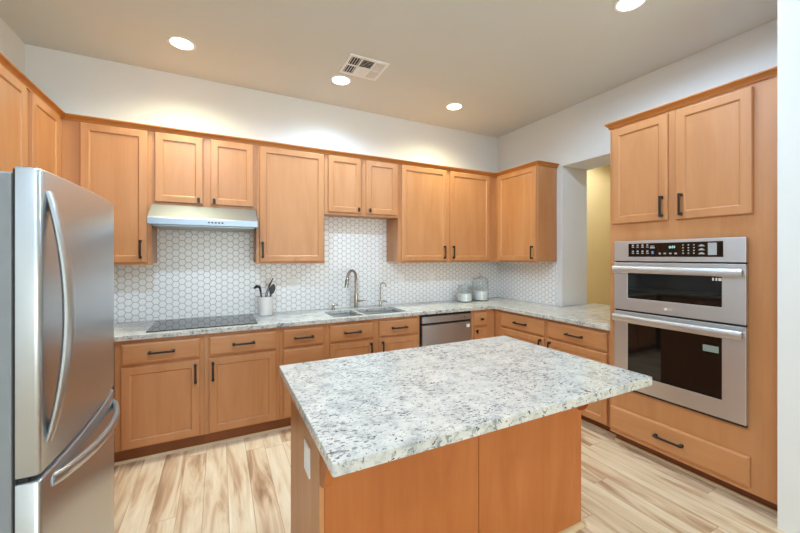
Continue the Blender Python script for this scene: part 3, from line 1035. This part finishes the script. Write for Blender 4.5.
def jar(x, y, r, zf, zl, zt, label, flabel):
    j = empty('glass_jar', (x, y, GZ), 0, label, 'jar')
    t = 0.0035
    MB().lathe([(0.001, 0.0), (r - 0.006, 0.0), (r, 0.007), (r, zl - 0.035), (r - 0.012, zl - 0.012), (r - 0.014, zl), (r - 0.014 - t, zl), (r - 0.012 - t, zl - 0.012), (r - t, zl - 0.036), (r - t, 0.010), (r - 0.01, 0.006), (0.001, 0.006)], seg=40).build('body', GLASS, j, smooth=True)
    k = (r - 0.006)
    h = zt - zl
    MB().lathe([(0.001, zl + 0.001), (k - 0.01, zl + 0.001), (k, zl + 0.003), (k, zl + 0.009), (k * 0.8, zl + h * 0.26), (k * 0.45, zl + h * 0.42), (0.012, zl + h * 0.52), (0.009, zl + h * 0.62), (0.017, zl + h * 0.74), (0.019, zl + h * 0.86), (0.012, zl + h * 0.97), (0.001, zl + h)], seg=40).build('lid', GLASS, j, smooth=True)
    fl = MB().lathe([(0.001, 0.0068), (r - 0.012, 0.0068), (r - t - 0.0008, 0.0115), (r - t - 0.0008, zf - 0.004), (r * 0.6, zf), (0.001, zf + 0.004)], (x, y, GZ), 36).build('flour', FLOUR, smooth=True)
    tag(fl, flabel, 'flour', None, 'stuff')


jar(-0.716, -0.205, 0.092, 0.105, 0.192, 0.252, 'shorter clear glass canister nearer the sink with a knobbed lid', 'white flour filling the lower half of the shorter glass canister')
jar(-0.452, -0.180, 0.103, 0.120, 0.268, 0.344, 'taller clear glass canister in the corner with a knobbed lid', 'white flour in the bottom of the taller glass canister')

# outlets on the tiled wall
for (x, z, lab) in ((-2.726, 1.178, 'white wall outlet on the hexagon tile beside the utensil crock'),
                    (-1.50, 1.190, 'white wall outlet on the hexagon tile above the drinking water tap side of the sink'),
                    (-1.075, 1.205, 'white wall outlet on the hexagon tile above the dishwasher, closest to the jars')):
    r = empty('wall_outlet', (x, -0.008, z), 0, lab, 'outlet')
    MB().box(-0.037, 0.037, -0.006, 0.0, -0.058, 0.058, 0.002).build('cover_plate', WHITE_PLASTIC, r)
    MB().box(-0.017, 0.017, -0.0075, -0.0055, -0.034, 0.034, 0.0008).build('receptacle', WHITE_PLASTIC, r)

# ------------------------------------------------------------------ ceiling lights and vent
def downlight(x, y, warm, power, label, spot, blend, color):
    r = empty('recessed_light', (x, y, CEIL), 0, label, 'ceiling light')
    MB().lathe([(0.076, 0.0), (0.076, -0.004), (0.090, -0.006), (0.095, -0.003), (0.095, 0.0)], seg=40, cap0=False, cap1=False).build('trim_ring', WHITE_PLASTIC, r, smooth=True)
    MB().lathe([(0.001, -0.003), (0.077, -0.003), (0.077, -0.001), (0.001, -0.001)], seg=40).build('lens', LENS_W if warm else LENS_N, r)
    l = bpy.data.lights.new('bulb', 'SPOT')
    l.energy = power; l.color = color
    l.spot_size = math.radians(spot); l.spot_blend = blend; l.shadow_soft_size = 0.085
    o = bpy.data.objects.new('bulb', l); COL.objects.link(o)
    o.parent = r; o.location = (0, 0, -0.02)
    return r


WARM_C, COOL_C, MID_C = (1.0, 0.99, 0.64), (0.56, 0.77, 1.0), (0.57, 0.77, 1.0)
downlight(-3.657, -0.555, True, 96, 'warm recessed ceiling light nearest the fridge corner', 152, 1.0, WARM_C)
downlight(-2.402, -0.560, False, 112, 'cool white recessed ceiling light beside the air vent', 152, 1.0, COOL_C)
downlight(-1.131, -0.565, True, 96, 'warm recessed ceiling light nearest the far inside corner', 152, 1.0, WARM_C)
downlight(-2.402, -2.374, False, 36, 'white recessed ceiling light over the island', 178, 0.35, MID_C)
downlight(-1.055, -2.374, False, 66, 'white recessed ceiling light in front of the oven cabinet', 178, 0.35, MID_C)
downlight(-3.657, -2.374, False, 138, 'white recessed ceiling light over the aisle by the fridge door', 178, 0.35, MID_C)
downlight(-3.657, -4.5, False, 112, 'added white ceiling fill light behind the camera along the fridge wall', 178, 0.35, MID_C)  # unseen fill lamp, added to brighten the ceiling
downlight(1.55, -0.75, True, 95, 'warm recessed ceiling light in the hall beyond the pass-through', 178, 0.35, (0.92, 0.95, 1.0))

vx0, vx1, vy0, vy1 = -2.467, -2.120, -1.018, -0.708
v = empty('ceiling_vent', ((vx0 + vx1) / 2, (vy0 + vy1) / 2, CEIL), 0, 'white square ceiling air vent with louvres in six directions', 'vent')
a, b = (vx1 - vx0) / 2, (vy1 - vy0) / 2
xs_ = [-a, -a + 0.024, -a / 3 - 0.006, -a / 3 + 0.006, a / 3 - 0.006, a / 3 + 0.006, a - 0.024, a]
ys_ = [-b, -b + 0.024, -0.006, 0.006, b - 0.024, b]
MB().cells(xs_, ys_, lambda i, j: not (i in (1, 3, 5) and j in (1, 3)), -0.010, -0.001).build('frame', WHITE_PLASTIC, v)
MB().box(-a + 0.01, a - 0.01, -b + 0.01, b - 0.01, -0.0028, -0.0008).build('backing', DARK, v)
for i in (1, 3, 5):
    for j in (1, 3):
        x0, x1, y0, y1 = xs_[i], xs_[i + 1], ys_[j], ys_[j + 1]
        m = MB()
        n = 4 if i == 1 else 6
        for k in range(n):
            if i == 3:
                y = y0 + (y1 - y0) * (k + 0.5) / n
                s = -1 if j == 1 else 1
                m.prism([(y - 0.008 * s, -0.003), (y + 0.006 * s, -0.012), (y + 0.008 * s, -0.011), (y - 0.006 * s, -0.002)], 0, x0, x1)
            else:
                x = x0 + (x1 - x0) * (k + 0.5) / n
                s = -1 if i == 1 else 1
                m.prism([(x - 0.0045 * s, -0.003), (x + 0.0035 * s, -0.0125), (x + 0.0065 * s, -0.0115), (x - 0.0015 * s, -0.002)], 1, y0, y1)
        m.build('louvre', WHITE_PLASTIC, v)
